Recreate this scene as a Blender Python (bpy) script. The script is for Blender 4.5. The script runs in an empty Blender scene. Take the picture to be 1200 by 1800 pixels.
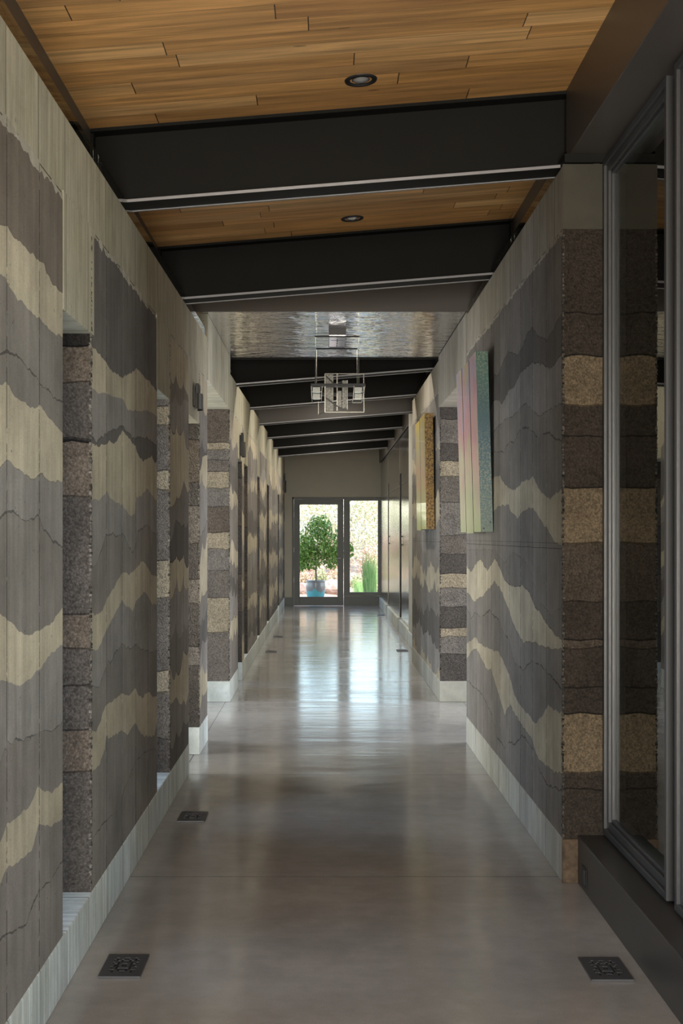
import bpy, math, random
import numpy as np
from mathutils import Vector, Matrix
random.seed(7); RNG = np.random.RandomState(11)
S = bpy.context.scene; C = S.collection

# ---------------------------------------------------------------- camera
F = 2200.0; VX, VY = 570.6, 942.0; H = 1.5      # focal (px of the 1200x1800 frame), vanishing point, eye height
cd = bpy.data.cameras.new('camera'); cam = bpy.data.objects.new('camera', cd); C.objects.link(cam)
cd.sensor_fit = 'VERTICAL'; cd.sensor_height = 36.0; cd.lens = 36.0*F/1800.0
cd.shift_x = (600-VX)/1800.0; cd.shift_y = (VY-900)/1800.0
cd.clip_start = 0.02; cd.clip_end = 300
cam.location = (0, 0, H); cam.rotation_euler = (math.pi/2, 0, 0)
S.camera = cam

# ---------------------------------------------------------------- world, sun, daylight at the openings
w = bpy.data.worlds.new('sky'); S.world = w; w.use_nodes = True
wn = w.node_tree.nodes; wl = w.node_tree.links; wn.clear()
sky = wn.new('ShaderNodeTexSky'); sky.sky_type = 'NISHITA'; sky.sun_disc = False
sky.sun_elevation = math.radians(48); sky.sun_rotation = math.radians(150)
bg = wn.new('ShaderNodeBackground'); bg.inputs['Strength'].default_value = 0.45
wo = wn.new('ShaderNodeOutputWorld'); wl.new(sky.outputs[0], bg.inputs[0]); wl.new(bg.outputs[0], wo.inputs[0])

def light(name, kind, loc, rot, energy, color, size=None, size_y=None):
    l = bpy.data.lights.new(name, kind); l.energy = energy; l.color = color
    if kind == 'AREA':
        l.shape = 'RECTANGLE'; l.size = size; l.size_y = size_y
    o = bpy.data.objects.new(name, l); o.location = loc; o.rotation_euler = rot; C.objects.link(o); return o
R = math.radians
sun = light('sun', 'SUN', (6, 10, 12), (R(38), R(28), R(0)), 4.0, (1.0, 0.92, 0.82)); sun.data.angle = R(0.6)
# daylight through the glazed side beside the camera, and the two cross passages; fill light added behind the camera
light('daylight_side_windows', 'AREA', (2.6, 3.35, 1.75), (0, R(90), 0), 180, (0.95, 0.97, 1.0), 2.6, 3.9)
light('fill_behind_camera', 'AREA', (0.1, -2.3, 1.2), (R(98), 0, 0), 300, (1.0, 0.93, 0.82), 1.7, 2.2)
light('daylight_left_passage', 'AREA', (-3.6, 10.25, 1.35), (0, R(-90), 0), 95, (0.95, 0.97, 1.0), 2.3, 2.1)
light('daylight_right_passage', 'AREA', (3.6, 10.2, 1.35), (0, R(90), 0), 95, (0.97, 0.97, 1.0), 2.3, 2.1)
for y_, h_, e_ in ((4.36, 2.0, 18), (6.68, 2.0, 24), (8.25, 2.1, 44), (12.7, 2.1, 16), (16.2, 2.0, 14), (23.2, 2.1, 16)):
    light('daylight_slot', 'AREA', (-1.75, y_, 1.25), (0, R(-90), 0), e_, (1.0, 0.93, 0.86) if y_ == 8.25 else (0.74, 0.83, 1.0), h_, 0.6)

vs = S.view_settings
S.display_settings.display_device = 'sRGB'
vs.view_transform = 'Standard'; vs.look = 'None'; vs.gamma = 1.0; vs.use_curve_mapping = False
vs.exposure = 0.6
cy = S.cycles
cy.use_denoising = True; cy.max_bounces = 10; cy.diffuse_bounces = 5; cy.glossy_bounces = 5
cy.transmission_bounces = 6; cy.transparent_max_bounces = 10
cy.sample_clamp_indirect = 6.0; cy.caustics_reflective = False; cy.caustics_refractive = False

# ---------------------------------------------------------------- helpers
class MB:
    def __init__(s): s.v = []; s.f = []; s.c = []; s.m = []
    def quad(s, a, b, c, d, col=None, m=0):
        n = len(s.v); s.v += [a, b, c, d]; s.f.append((n, n+1, n+2, n+3)); s.c.append(col); s.m.append(m)
    def poly(s, pts, m=0):
        n = len(s.v); s.v += [tuple(p) for p in pts]; s.f.append(tuple(range(n, n+len(pts)))); s.c.append(None); s.m.append(m)
    def box(s, x0, x1, y0, y1, z0, z1, m=0, M=None, col=None):
        p = [(x, y, z) for z in (z0, z1) for y in (y0, y1) for x in (x0, x1)]
        if M is not None: p = [tuple(M @ Vector(q)) for q in p]
        n = len(s.v); s.v += p
        for f in ((0,2,3,1),(4,5,7,6),(0,1,5,4),(2,6,7,3),(0,4,6,2),(1,3,7,5)):
            s.f.append(tuple(n+i for i in f)); s.c.append(col); s.m.append(m)
        return s
    def bar(s, a, b, t=0.004, t2=None, m=0):
        a = Vector(a); b = Vector(b); d = (b-a); L = d.length; q = d.to_track_quat('Z', 'Y').to_matrix().to_4x4()
        t2 = t2 or t
        return s.box(-t/2, t/2, -t2/2, t2/2, 0, L, m, Matrix.Translation(a) @ q)
    def lathe(s, prof, n=24, c=(0,0,0), m=0, axis=None):
        base = len(s.v); M = axis or Matrix.Identity(4)
        for (r, z) in prof:
            for k in range(n):
                a = 2*math.pi*k/n
                s.v.append(tuple(Vector(c) + (M @ Vector((r*math.cos(a), r*math.sin(a), z)))))
        for i in range(len(prof)-1):
            for k in range(n):
                a = base+i*n+k; b = base+i*n+(k+1) % n
                s.f.append((a, b, b+n, a+n)); s.c.append(None); s.m.append(m)
        return s
    def tube(s, a, b, r, n=8, r2=None):
        a = Vector(a); b = Vector(b); q = (b-a).to_track_quat('Z', 'Y').to_matrix().to_4x4()
        r2 = r if r2 is None else r2
        return s.lathe([(0.0001, 0), (r, 0), (r2, (b-a).length), (0.0001, (b-a).length)], n, tuple(a), axis=q)
    def build(s, name, mats, parent=None, kind=None, smooth=False, bevel=0):
        me = bpy.data.meshes.new(name); me.from_pydata(s.v, [], s.f)
        mats = mats if isinstance(mats, (list, tuple)) else [mats]
        for m in mats: me.materials.append(m)
        if len(mats) > 1: me.polygons.foreach_set('material_index', s.m)
        if any(c is not None for c in s.c):
            at = me.color_attributes.new(name='Tone', type='FLOAT_COLOR', domain='CORNER')
            data = []
            for f, c in zip(s.f, s.c):
                c = c if c is not None else (0.2, 0.19, 0.175)
                data += [c[0], c[1], c[2], 1.0]*len(f)
            at.data.foreach_set('color', data)
        if smooth: me.polygons.foreach_set('use_smooth', [True]*len(me.polygons))
        me.update()
        o = bpy.data.objects.new(name, me); C.objects.link(o)
        if parent is not None: o.parent = parent
        if kind: o['kind'] = kind
        if bevel:
            b = o.modifiers.new('bevel', 'BEVEL'); b.width = bevel; b.segments = 2; b.limit_method = 'ANGLE'
        return o

def tag(o, label, cat, group=None, kind=None):
    o['label'] = label; o['category'] = cat
    if group: o['group'] = group
    if kind: o['kind'] = kind
    return o
def thing(name, loc, label, cat, group=None):
    o = bpy.data.objects.new(name, None); o.empty_display_size = 0.05; o.location = loc; C.objects.link(o)
    return tag(o, label, cat, group)
def dup(root, loc, label=None):
    r = root.copy(); C.objects.link(r); r.location = loc
    if label: r['label'] = label
    for ch in list(root.children):
        c = ch.copy(); C.objects.link(c); c.parent = r
        for g in list(ch.children):
            d = g.copy(); C.objects.link(d); d.parent = c
    return r

# ---------------------------------------------------------------- material helpers
class N:
    def __init__(s, name, rough=0.6, metal=0.0, col=(0.5, 0.5, 0.5), spec=0.5, coat=0.0):
        s.m = bpy.data.materials.new(name); s.m.use_nodes = True
        s.t = s.m.node_tree; s.b = s.t.nodes['Principled BSDF']
        s.b.inputs['Base Color'].default_value = (*col, 1); s.b.inputs['Roughness'].default_value = rough
        s.b.inputs['Metallic'].default_value = metal; s.b.inputs['Specular IOR Level'].default_value = spec
        s.b.inputs['Coat Weight'].default_value = coat
    def n(s, t, **k):
        x = s.t.nodes.new(t)
        for a, b in k.items(): setattr(x, a, b)
        return x
    def L(s, a, b): s.t.links.new(a, b); return b
    def math(s, op, a, b=None, c=None, clamp=False):
        x = s.n('ShaderNodeMath', operation=op); x.use_clamp = clamp
        for i, v in enumerate((a, b, c)):
            if v is None: continue
            if isinstance(v, (int, float)): x.inputs[i].default_value = v
            else: s.L(v, x.inputs[i])
        return x.outputs[0]
    def pos(s):
        if not hasattr(s, '_p'):
            g = s.n('ShaderNodeNewGeometry'); s._p = g.outputs['Position']
        return s._p
    def obj(s):
        return s.n('ShaderNodeTexCoord').outputs['Object']
    def xyz(s, v=None):
        x = s.n('ShaderNodeSeparateXYZ'); s.L(v or s.pos(), x.inputs[0]); return x.outputs
    def scale(s, sc, v=None):
        x = s.n('ShaderNodeMapping'); s.L(v or s.pos(), x.inputs['Vector']); x.inputs['Scale'].default_value = sc; return x.outputs[0]
    def noise(s, sc=(1,1,1), scale=5.0, det=4.0, rough=0.55, dist=0.0, v=None, col=False):
        x = s.n('ShaderNodeTexNoise'); s.L(s.scale(sc, v), x.inputs['Vector'])
        x.inputs['Scale'].default_value = scale; x.inputs['Detail'].default_value = det
        x.inputs['Roughness'].default_value = rough; x.inputs['Distortion'].default_value = dist
        return x.outputs['Color' if col else 'Fac']
    def vor(s, sc=(1,1,1), scale=5.0, feat='F1', v=None, out='Distance'):
        x = s.n('ShaderNodeTexVoronoi', feature=feat); s.L(s.scale(sc, v), x.inputs['Vector']); x.inputs['Scale'].default_value = scale
        return x.outputs[out]
    def rng(s, v, a, b, c, d):
        x = s.n('ShaderNodeMapRange'); s.L(v, x.inputs[0])
        for i, q in enumerate((a, b, c, d)): x.inputs[i+1].default_value = q
        return x.outputs[0]
    def ramp(s, v, stops, mode='LINEAR'):
        x = s.n('ShaderNodeValToRGB'); s.L(v, x.inputs[0]); cr = x.color_ramp; cr.interpolation = mode
        while len(cr.elements) < len(stops): cr.elements.new(0.5)
        for e, (p, c) in zip(cr.elements, stops): e.position = p; e.color = (*c, 1) if len(c) == 3 else c
        return x.outputs[0]
    def mix(s, f, a, b, mode='MIX'):
        x = s.n('ShaderNodeMix', data_type='RGBA', blend_type=mode)
        for i, v in ((0, f), (6, a), (7, b)):
            if isinstance(v, (int, float)): x.inputs[i].default_value = v
            elif isinstance(v, tuple): x.inputs[i].default_value = (*v, 1)
            else: s.L(v, x.inputs[i])
        return x.outputs[2]
    def mul(s, c, f):   # colour * scalar
        x = s.n('ShaderNodeVectorMath', operation='SCALE'); s.L(c, x.inputs[0])
        if isinstance(f, (int, float)): x.inputs['Scale'].default_value = f
        else: s.L(f, x.inputs['Scale'])
        return x.outputs[0]
    def color(s, c): s.L(c, s.b.inputs['Base Color'])
    def bump(s, h, strength=0.3, dist=0.01):
        x = s.n('ShaderNodeBump'); x.inputs['Strength'].default_value = strength; x.inputs['Distance'].default_value = dist
        s.L(h, x.inputs['Height']); s.L(x.outputs[0], s.b.inputs['Normal'])

def simple(name, col, rough=0.5, metal=0.0, spec=0.5, coat=0.0, var=0.12, sc=14, bump=0.0):
    n = N(name, rough, metal, col, spec, coat)
    f = n.noise(scale=sc, det=3)
    n.color(n.mix(f, tuple(c*(1-var) for c in col), tuple(min(1, c*(1+var)) for c in col)))
    if bump: n.bump(n.noise(scale=sc*6, det=3), bump, 0.004)
    return n.m

def board_factor(n, y, off, period, z):
    """per-board tone and dark dotted joint line of vertical formwork boards"""
    q = n.math('DIVIDE', n.math('SUBTRACT', y, off), period)
    fl = n.math('FLOOR', q); fr = n.math('SUBTRACT', q, fl)
    wn_ = n.n('ShaderNodeTexWhiteNoise', noise_dimensions='1D'); n.L(fl, wn_.inputs['W'])
    tone = n.rng(wn_.outputs['Value'], 0, 1, 0.9, 1.1)
    d = n.math('MINIMUM', fr, n.math('SUBTRACT', 1.0, fr))
    line = n.math('LESS_THAN', d, 0.0095/period*0.5)
    return tone, line

def mat_earth(name, off, lift=False):
    n = N(name, 0.88, spec=0.2)
    at = n.n('ShaderNodeAttribute', attribute_name='Tone').outputs['Color']
    X, Y, Z = n.xyz()
    tone, line = board_factor(n, Y, off, 0.386, Z)
    streak = n.rng(n.noise((1, 12, 0.9), 1.4, 6, 0.66), 0.25, 0.75, 0.76, 1.22)
    mott = n.rng(n.noise(scale=3.2, det=6, rough=0.68), 0.25, 0.75, 0.70, 1.26)
    grain = n.rng(n.noise(scale=170, det=2, rough=0.7), 0.2, 0.8, 0.84, 1.16)
    f = n.math('MULTIPLY', n.math('MULTIPLY', tone, streak), n.math('MULTIPLY', mott, grain))
    dots = n.math('GREATER_THAN', n.noise((1, 1, 1), 30, 3), 0.44)
    lf = n.math('MULTIPLY', line, dots)
    pits = n.math('LESS_THAN', n.noise(scale=62, det=2), 0.275)
    dk = n.math('MAXIMUM', n.math('MULTIPLY', lf, 0.62), n.math('MULTIPLY', pits, 0.55))
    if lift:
        dz = n.math('ABSOLUTE', n.math('SUBTRACT', n.math('ADD', Z, n.math('MULTIPLY', n.noise(scale=4), 0.006)), 1.447))
        l1 = n.math('LESS_THAN', dz, 0.0022)
        dz2 = n.math('ABSOLUTE', n.math('SUBTRACT', Z, 1.468)); l2 = n.math('LESS_THAN', dz2, 0.0012)
        dk = n.math('MAXIMUM', dk, n.math('MULTIPLY', n.math('MAXIMUM', l1, l2), 0.55))
    f = n.math('MULTIPLY', f, n.math('SUBTRACT', 1.0, dk))
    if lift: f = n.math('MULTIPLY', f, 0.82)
    n.color(n.mul(at, f))
    hgt = n.math('ADD', n.math('MULTIPLY', n.noise(scale=95, det=4, rough=0.7), 0.5), n.math('MULTIPLY', n.noise((1, 18, 1.2), 1.5, 3), 0.8))
    hgt = n.math('SUBTRACT', hgt, n.math('MULTIPLY', dk, 0.8))
    n.bump(hgt, 0.45, 0.006)
    return n.m
def mat_rough(name):
    n = N(name, 0.95, spec=0.15)
    at = n.n('ShaderNodeAttribute', attribute_name='Tone').outputs['Color']
    g = n.noise(scale=75, det=4, rough=0.75); v = n.vor(scale=110)
    mott = n.rng(n.noise(scale=5, det=4), 0.25, 0.75, 0.78, 1.2)
    f = n.math('MULTIPLY', mott, n.rng(g, 0.25, 0.75, 0.45, 1.5))
    f = n.math('MULTIPLY', f, n.rng(v, 0.0, 0.8, 1.12, 0.6))
    n.color(n.mul(at, f))
    n.bump(n.math('SUBTRACT', g, n.math('MULTIPLY', v, 0.6)), 0.9, 0.014)
    return n.m
def mat_concrete(name, col, off=3.387, stain=(0.55, 0.5, 0.36), green=0.35, pits=True, period=0.386, axis='Y', vstreak=1.0):
    n = N(name, 0.75, spec=0.3)
    X, Y, Z = n.xyz()
    tone, line = board_factor(n, Y if axis == 'Y' else X, off, period, Z)
    st = n.noise((1 if axis == 'Y' else 30, 30 if axis == 'Y' else 1, 1.3), 1.4, 5, 0.6)
    big = n.noise(scale=1.7, det=5, rough=0.65)
    c = n.mix(n.rng(big, 0.35, 0.7, 0, 1), col, tuple(a*b for a, b in zip(col, (0.86, 0.83, 0.72))))
    c = n.mix(n.rng(st, 0.45, 0.8, 0, 0.75*vstreak), c, tuple(min(1, a*1.28) for a in col))
    f = n.math('MULTIPLY', tone, n.rng(st, 0.2, 0.8, 1-0.13*vstreak, 1+0.13*vstreak))
    f = n.math('MULTIPLY', f, n.rng(n.noise((1, 1.4, 0.7), 4.5, 6, 0.7, 0.8), 0.3, 0.7, 0.80, 1.16))
    f = n.math('MULTIPLY', f, n.rng(n.noise(scale=120, det=2), 0.2, 0.8, 0.93, 1.07))
    d = n.math('MULTIPLY', line, 0.5)
    if pits:
        d = n.math('MAXIMUM', d, n.math('MULTIPLY', n.math('LESS_THAN', n.noise((1, 2.4, 1), 34, 2), 0.26), 0.5))
    f = n.math('MULTIPLY', f, n.math('SUBTRACT', 1.0, d))
    n.color(n.mul(c, f))
    n.bump(n.math('SUBTRACT', n.noise(scale=45, det=4), n.math('MULTIPLY', d, 1.0)), 0.25, 0.004)
    return n.m

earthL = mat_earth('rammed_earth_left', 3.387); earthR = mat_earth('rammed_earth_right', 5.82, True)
roughE = mat_rough('rammed_earth_broken_edge')
conc_head = mat_concrete('board_formed_concrete', (0.36, 0.345, 0.275))
conc_headR = mat_concrete('board_formed_concrete_warm', (0.27, 0.25, 0.215), off=5.82, period=0.193)
conc_plinth = mat_concrete('pale_concrete_plinth', (0.52, 0.57, 0.575), vstreak=1.4)
conc_plinthR = mat_concrete('grey_concrete_plinth', (0.36, 0.36, 0.33), off=5.82)

def mat_floor():
    n = N('polished_concrete', 0.2, spec=0.75)
    a = n.noise(scale=0.9, det=6, rough=0.6); b = n.noise(scale=9, det=5, rough=0.65); g = n.noise(scale=240, det=2)
    c = n.mix(n.rng(a, 0.35, 0.65, 0, 1), (0.26, 0.254, 0.245), (0.36, 0.352, 0.338))
    f = n.math('MULTIPLY', n.rng(b, 0.25, 0.75, 0.9, 1.1), n.rng(g, 0.2, 0.8, 0.86, 1.14))
    n.color(n.mul(c, f))
    rr = n.rng(n.noise((0.6, 2.0, 1), 2.2, 4, 0.6), 0.3, 0.7, 0.10, 0.19)
    n.L(rr, n.b.inputs['Roughness'])
    h = n.math('ADD', n.math('MULTIPLY', n.noise((0.5, 3.2, 1), 1.7, 3, 0.5), 1.0), n.math('MULTIPLY', n.noise((1, 4, 1), 6, 2), 0.12))
    n.bump(h, 0.13, 0.02)
    return n.m
floor_m = mat_floor()
joint_m = simple('joint_filler', (0.018, 0.017, 0.016), 0.95, 0, 0.0)

def mat_wood():
    n = N('fir_planks', 0.42, spec=0.4)
    X, Y, Z = n.xyz()
    row = n.math('FLOOR', n.math('DIVIDE', Y, 0.125)); fr = n.math('SUBTRACT', n.math('DIVIDE', Y, 0.125), row)
    w1 = n.n('ShaderNodeTexWhiteNoise', noise_dimensions='1D'); n.L(row, w1.inputs['W'])
    xo = n.math('DIVIDE', n.math('ADD', X, n.math('MULTIPLY', w1.outputs['Value'], 5.3)), 1.35)
    col = n.math('FLOOR', xo); fx = n.math('SUBTRACT', xo, col)
    cv = n.n('ShaderNodeCombineXYZ'); n.L(row, cv.inputs[0]); n.L(col, cv.inputs[1])
    w2 = n.n('ShaderNodeTexWhiteNoise', noise_dimensions='2D'); n.L(cv.outputs[0], w2.inputs['Vector'])
    idv = w2.outputs['Value']
    # grain stretched along the board, shifted per board
    off = n.n('ShaderNodeVectorMath', operation='ADD'); n.L(n.pos(), off.inputs[0])
    sh = n.n('ShaderNodeVectorMath', operation='SCALE'); n.L(w2.outputs['Color'], sh.inputs[0]); sh.inputs['Scale'].default_value = 30
    n.L(sh.outputs[0], off.inputs[1])
    g1 = n.noise((0.55, 9, 1), 2.6, 6, 0.62, 0.6, v=off.outputs[0]); g2 = n.noise((1.5, 60, 1), 3, 3, 0.6, v=off.outputs[0])
    base = n.ramp(idv, [(0.0, (0.24, 0.125, 0.045)), (0.3, (0.36, 0.20, 0.075)), (0.55, (0.30, 0.16, 0.055)), (0.8, (0.40, 0.245, 0.105)), (1.0, (0.27, 0.15, 0.06))])
    c = n.mix(n.rng(g1, 0.3, 0.7, 0, 1), n.mul(base, 1.15), n.mul(base, 2.7))
    c = n.mul(c, n.rng(g2, 0.25, 0.75, 0.86, 1.12))
    knot = n.math('LESS_THAN', n.vor((1.3, 7.5, 1), 1.1, v=off.outputs[0]), 0.045)
    c = n.mix(n.math('MULTIPLY', knot, 0.75), c, (0.06, 0.028, 0.012))
    e = n.math('LESS_THAN', n.math('MINIMUM', fr, n.math('SUBTRACT', 1.0, fr)), 0.012)
    ex = n.math('LESS_THAN', n.math('MINIMUM', fx, n.math('SUBTRACT', 1.0, fx)), 0.0016)
    ee = n.math('MAXIMUM', n.math('MULTIPLY', e, 0.45), n.math('MULTIPLY', ex, 0.9))
    c = n.mix(ee, c, (0.02, 0.012, 0.006))
    n.color(c); n.bump(n.math('SUBTRACT', n.math('MULTIPLY', g2, 0.12), ee), 0.25, 0.003)
    return n.m
wood = mat_wood()
steel = simple('blackened_steel', (0.007, 0.007, 0.006), 0.6, 0.0, 0.12, var=0.2, sc=5, bump=0.05)
edge_m = simple('pale_grey_steel', (0.25, 0.25, 0.265), 0.4, 0.3)
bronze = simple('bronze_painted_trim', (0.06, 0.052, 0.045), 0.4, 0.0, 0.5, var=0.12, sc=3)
frame_m = simple('grey_aluminium', (0.042, 0.044, 0.047), 0.38, 0.0, 0.5, var=0.02, sc=3)
ledge_m = simple('dark_metal_panel', (0.035, 0.034, 0.032), 0.4, 0.0, 0.5, var=0.15, sc=4)
black_m = simple('matt_black_metal', (0.012, 0.012, 0.013), 0.5)
vent_m = simple('dark_cast_iron', (0.05, 0.052, 0.058), 0.45, 0.2)
hole_m = simple('duct_dark', (0.004, 0.004, 0.005), 0.9)
plaster = simple('pale_plaster', (0.40, 0.39, 0.34), 0.8, 0, 0.25, var=0.07, sc=5, bump=0.12)
soffit_m = mat_concrete('smooth_soffit_concrete', (0.42, 0.42, 0.42), axis='Y', vstreak=0.3)
doorframe_m = simple('dark_green_grey_door', (0.048, 0.056, 0.058), 0.42, var=0.08)
outer_m = simple('dark_blocker', (0.012, 0.013, 0.013), 0.7)

def mat_glass(name, ior=1.5, tint=(0.93, 0.95, 0.94)):
    n = N(name); t = n.t
    tr = n.n('ShaderNodeBsdfTransparent'); tr.inputs[0].default_value = (*tint, 1)
    gl = n.n('ShaderNodeBsdfGlossy'); gl.inputs['Roughness'].default_value = 0.01; gl.inputs['Color'].default_value = (0.95, 0.96, 0.93, 1)
    fr = n.n('ShaderNodeFresnel'); fr.inputs['IOR'].default_value = ior
    w_ = n.noise(scale=3, det=1); bp = n.n('ShaderNodeBump'); bp.inputs['Strength'].default_value = 0.015; bp.inputs['Distance'].default_value = 0.01
    n.L(w_, bp.inputs['Height']); n.L(bp.outputs[0], gl.inputs['Normal'])
    mx = n.n('ShaderNodeMixShader'); n.L(fr.outputs[0], mx.inputs[0]); n.L(tr.outputs[0], mx.inputs[1]); n.L(gl.outputs[0], mx.inputs[2])
    n.L(mx.outputs[0], t.nodes['Material Output'].inputs['Surface'])
    return n.m
glass = mat_glass('clear_glass', 1.5); glass_ar = mat_glass('low_reflection_glass', 1.03, (0.97, 0.98, 0.97)); glass_ig = mat_glass('insulated_glass', 2.8, (0.82, 0.85, 0.83))

def mat_metalceil():
    n = N('hammered_metal_sheet', 0.05, 0.9, (0.50, 0.485, 0.47))
    a = n.noise((0.8, 1.5, 1), 6.5, 2, 0.5, 0.8); b = n.noise((0.8, 2.2, 1), 17.0, 2, 0.5, 0.6)
    n.color(n.mix(a, (0.66, 0.64, 0.63), (0.85, 0.83, 0.81)))
    n.bump(n.math('ADD', a, n.math('MULTIPLY', b, 0.22)), 0.45, 0.02)
    return n.m
metalceil = mat_metalceil()
def mat_panel():
    n = N('polished_metal_panel', 0.13, 0.85, (0.45, 0.43, 0.40))
    a = n.noise((1, 30, 0.55), 1.5, 4, 0.6); b = n.noise((1, 9, 0.5), 1.2, 3)
    n.color(n.mix(n.rng(a, 0.3, 0.7, 0, 1), (0.24, 0.225, 0.205), (0.52, 0.49, 0.45)))
    n.bump(n.math('ADD', a, b), 0.16, 0.012)
    return n.m
panel_m = mat_panel()

# ---------------------------------------------------------------- rammed earth strata
Lc = (0.42, 0.375, 0.285); Mc = (0.195, 0.180, 0.164); Dc = (0.118, 0.11, 0.104); Gc = (0.235, 0.222, 0.208)
Bc = (0.165, 0.142, 0.12); Kc = (0.035, 0.033, 0.032); Xc = (0.04, 0.038, 0.036)
TONE = {'L': Lc, 'M': Mc, 'D': Dc, 'G': Gc, 'B': Bc, 'K': Kc, 'P': (0.40, 0.375, 0.32)}
def fnoise(t, seed, freq, amp, octs=3):
    r = np.random.RandomState(abs(int(seed))); out = np.zeros_like(t)
    for o in range(octs):
        ph = r.rand(64)*1.0; u = t*freq*(2**o) + r.rand()*50; i = np.floor(u).astype(int); f = u-i; f = f*f*(3-2*f)
        out += ((1-f)*ph[i % 64] + f*ph[(i+1) % 64] - 0.5)*2*amp/(1.8**o)
    return out

def strata(name, xf, xb, Y0, Y1, z0, z1, layers, mat, cam_end=None, far_end=None, dy=0.012, seed=0, endtone=(0.9, 0.86, 0.82)):
    """layers: list of (tone, seam_thickness, z_at_columns or None) from the top; last has None.
       xf = face towards the corridor, xb = hidden back."""
    n = max(3, int((Y1-Y0)/dy)); ys = np.linspace(Y0, Y1, n+1); mb = MB()
    top = fnoise(ys, seed+3, 12, 0.010) + z1
    layers = [('P', 0, lambda t: z1 - 0.019 + fnoise(t, seed+9, 26, 0.009))] + list(layers)
    bounds = [top]; 
    for k, (tn, seam, fn) in enumerate(layers):
        if fn is None: b = np.full_like(ys, z0)
        else:
            b = fn(ys) + fnoise(ys, seed*31+k, 22, 0.0055, 3)
        b = np.clip(np.minimum(b, bounds[-1]-0.0005), z0, None); bounds.append(b)
    for k, (tn, seam, fn) in enumerate(layers):
        t = np.array(bounds[k]); b = np.array(bounds[k+1])
        if seam and fn is not None:
            sw = np.clip(seam*(1.0+1.1*fnoise(ys, seed*17+k*3, 14, 0.8, 2)), 0.0008, 0.02)
            s0 = np.minimum(b+sw, t)
        else: s0 = b
        c = TONE[tn]
        j = 1 + RNG.uniform(-0.07, 0.07); c = tuple(v*j for v in c)
        for i in range(n):
            if xf < xb:  a_, b_ = i+1, i      # faces -x
            else: a_, b_ = i, i+1
            if max(t[i]-s0[i], t[i+1]-s0[i+1]) > 1e-4:
                mb.quad((xf, ys[a_], s0[a_]), (xf, ys[b_], s0[b_]), (xf, ys[b_], t[b_]), (xf, ys[a_], t[a_]), c, 0)
            if s0 is not b and max(s0[i]-b[i], s0[i+1]-b[i+1]) > 1e-4:
                mb.quad((xf, ys[a_], b[a_]), (xf, ys[b_], b[b_]), (xf, ys[b_], s0[b_]), (xf, ys[a_], s0[a_]), tuple(v*0.42 for v in c), 0)
    for Y, bands, sgn in ((Y0, cam_end, 1), (Y1, far_end, -1)):
        if bands is None:
            col = 0 if sgn == 1 else -1
            bands = []
            for k, (tn, seam, fn) in enumerate(layers): bands.append((float(bounds[k+1][col]), tn))
        m = 14; xs = np.linspace(xf, xb, m+1); t = np.full(m+1, float(z1))
        if sgn == 1: xs = xs
        for k, (zb, tn) in enumerate(bands):
            zb = z0 if k == len(bands)-1 else zb
            b = np.full(m+1, float(zb)) + (fnoise(xs, seed*7+k+int(Y*10), 10, 0.008) if zb > z0 else 0)
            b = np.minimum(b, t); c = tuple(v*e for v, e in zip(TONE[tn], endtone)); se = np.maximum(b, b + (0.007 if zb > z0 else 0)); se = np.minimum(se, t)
            for i in range(m):
                for lo, hi, cc in ((se, t, c), (b, se, tuple(v*0.4 for v in c))):
                    if hi[i]-lo[i] < 1e-4 and hi[i+1]-lo[i+1] < 1e-4: continue
                    mb.quad((xs[i], Y, lo[i]), (xs[i+1], Y, lo[i+1]), (xs[i+1], Y, hi[i+1]), (xs[i], Y, hi[i]), cc, 1)
            t = b
    if cam_end is not None and Y0 < 12:      # crumbled aggregate along the exposed corner
        sx = 1 if xf < xb else -1; z = z0+0.005
        rc = np.random.RandomState(seed+900)
        while z < z1-0.02:
            hgt = rc.uniform(0.003, 0.012); wy = rc.uniform(0.003, 0.018); wx = rc.uniform(0.002, 0.009); ox = rc.uniform(0.0005, 0.003)
            v_ = rc.choice([0.05, 0.08, 0.13, 0.19, 0.25])*(0.6 if xf > 0 else 1); c = (v_, v_*0.93, v_*0.82)
            if rc.rand() < 0.7:
                mb.box(xf-sx*ox, xf+sx*wx, Y0-ox, Y0+wy, z, z+hgt, 1, None, c)
            z += hgt
    mb.quad((xb, Y0, z0), (xb, Y1, z0), (xb, Y1, z1), (xb, Y0, z1), Mc, 1)
    mb.quad((xf, Y0, z1), (xf, Y1, z1), (xb, Y1, z1), (xb, Y0, z1), Mc, 1)
    mb.quad((xf, Y0, z0), (xf, Y1, z0), (xb, Y1, z0), (xb, Y0, z0), Mc, 1)
    return mb.build(name, [mat, roughE], kind='structure')

def trace(x_face, sc, xo, segs):
    """segs: list of (y0, [(zx, zy)...]) in zoomed picture units -> z(Y) on the wall plane"""
    P = []
    for y0, pts in segs:
        for zx, zy in pts:
            px = xo + zx/sc; py = y0 + zy/sc; s = abs(px-VX)/abs(x_face)
            P.append((F/s, H + (VY-py)/s))
    P.sort(); Ys = np.array([p[0] for p in P]); Zs = np.array([p[1] for p in P])
    return lambda t: np.interp(t, Ys, Zs)

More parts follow.
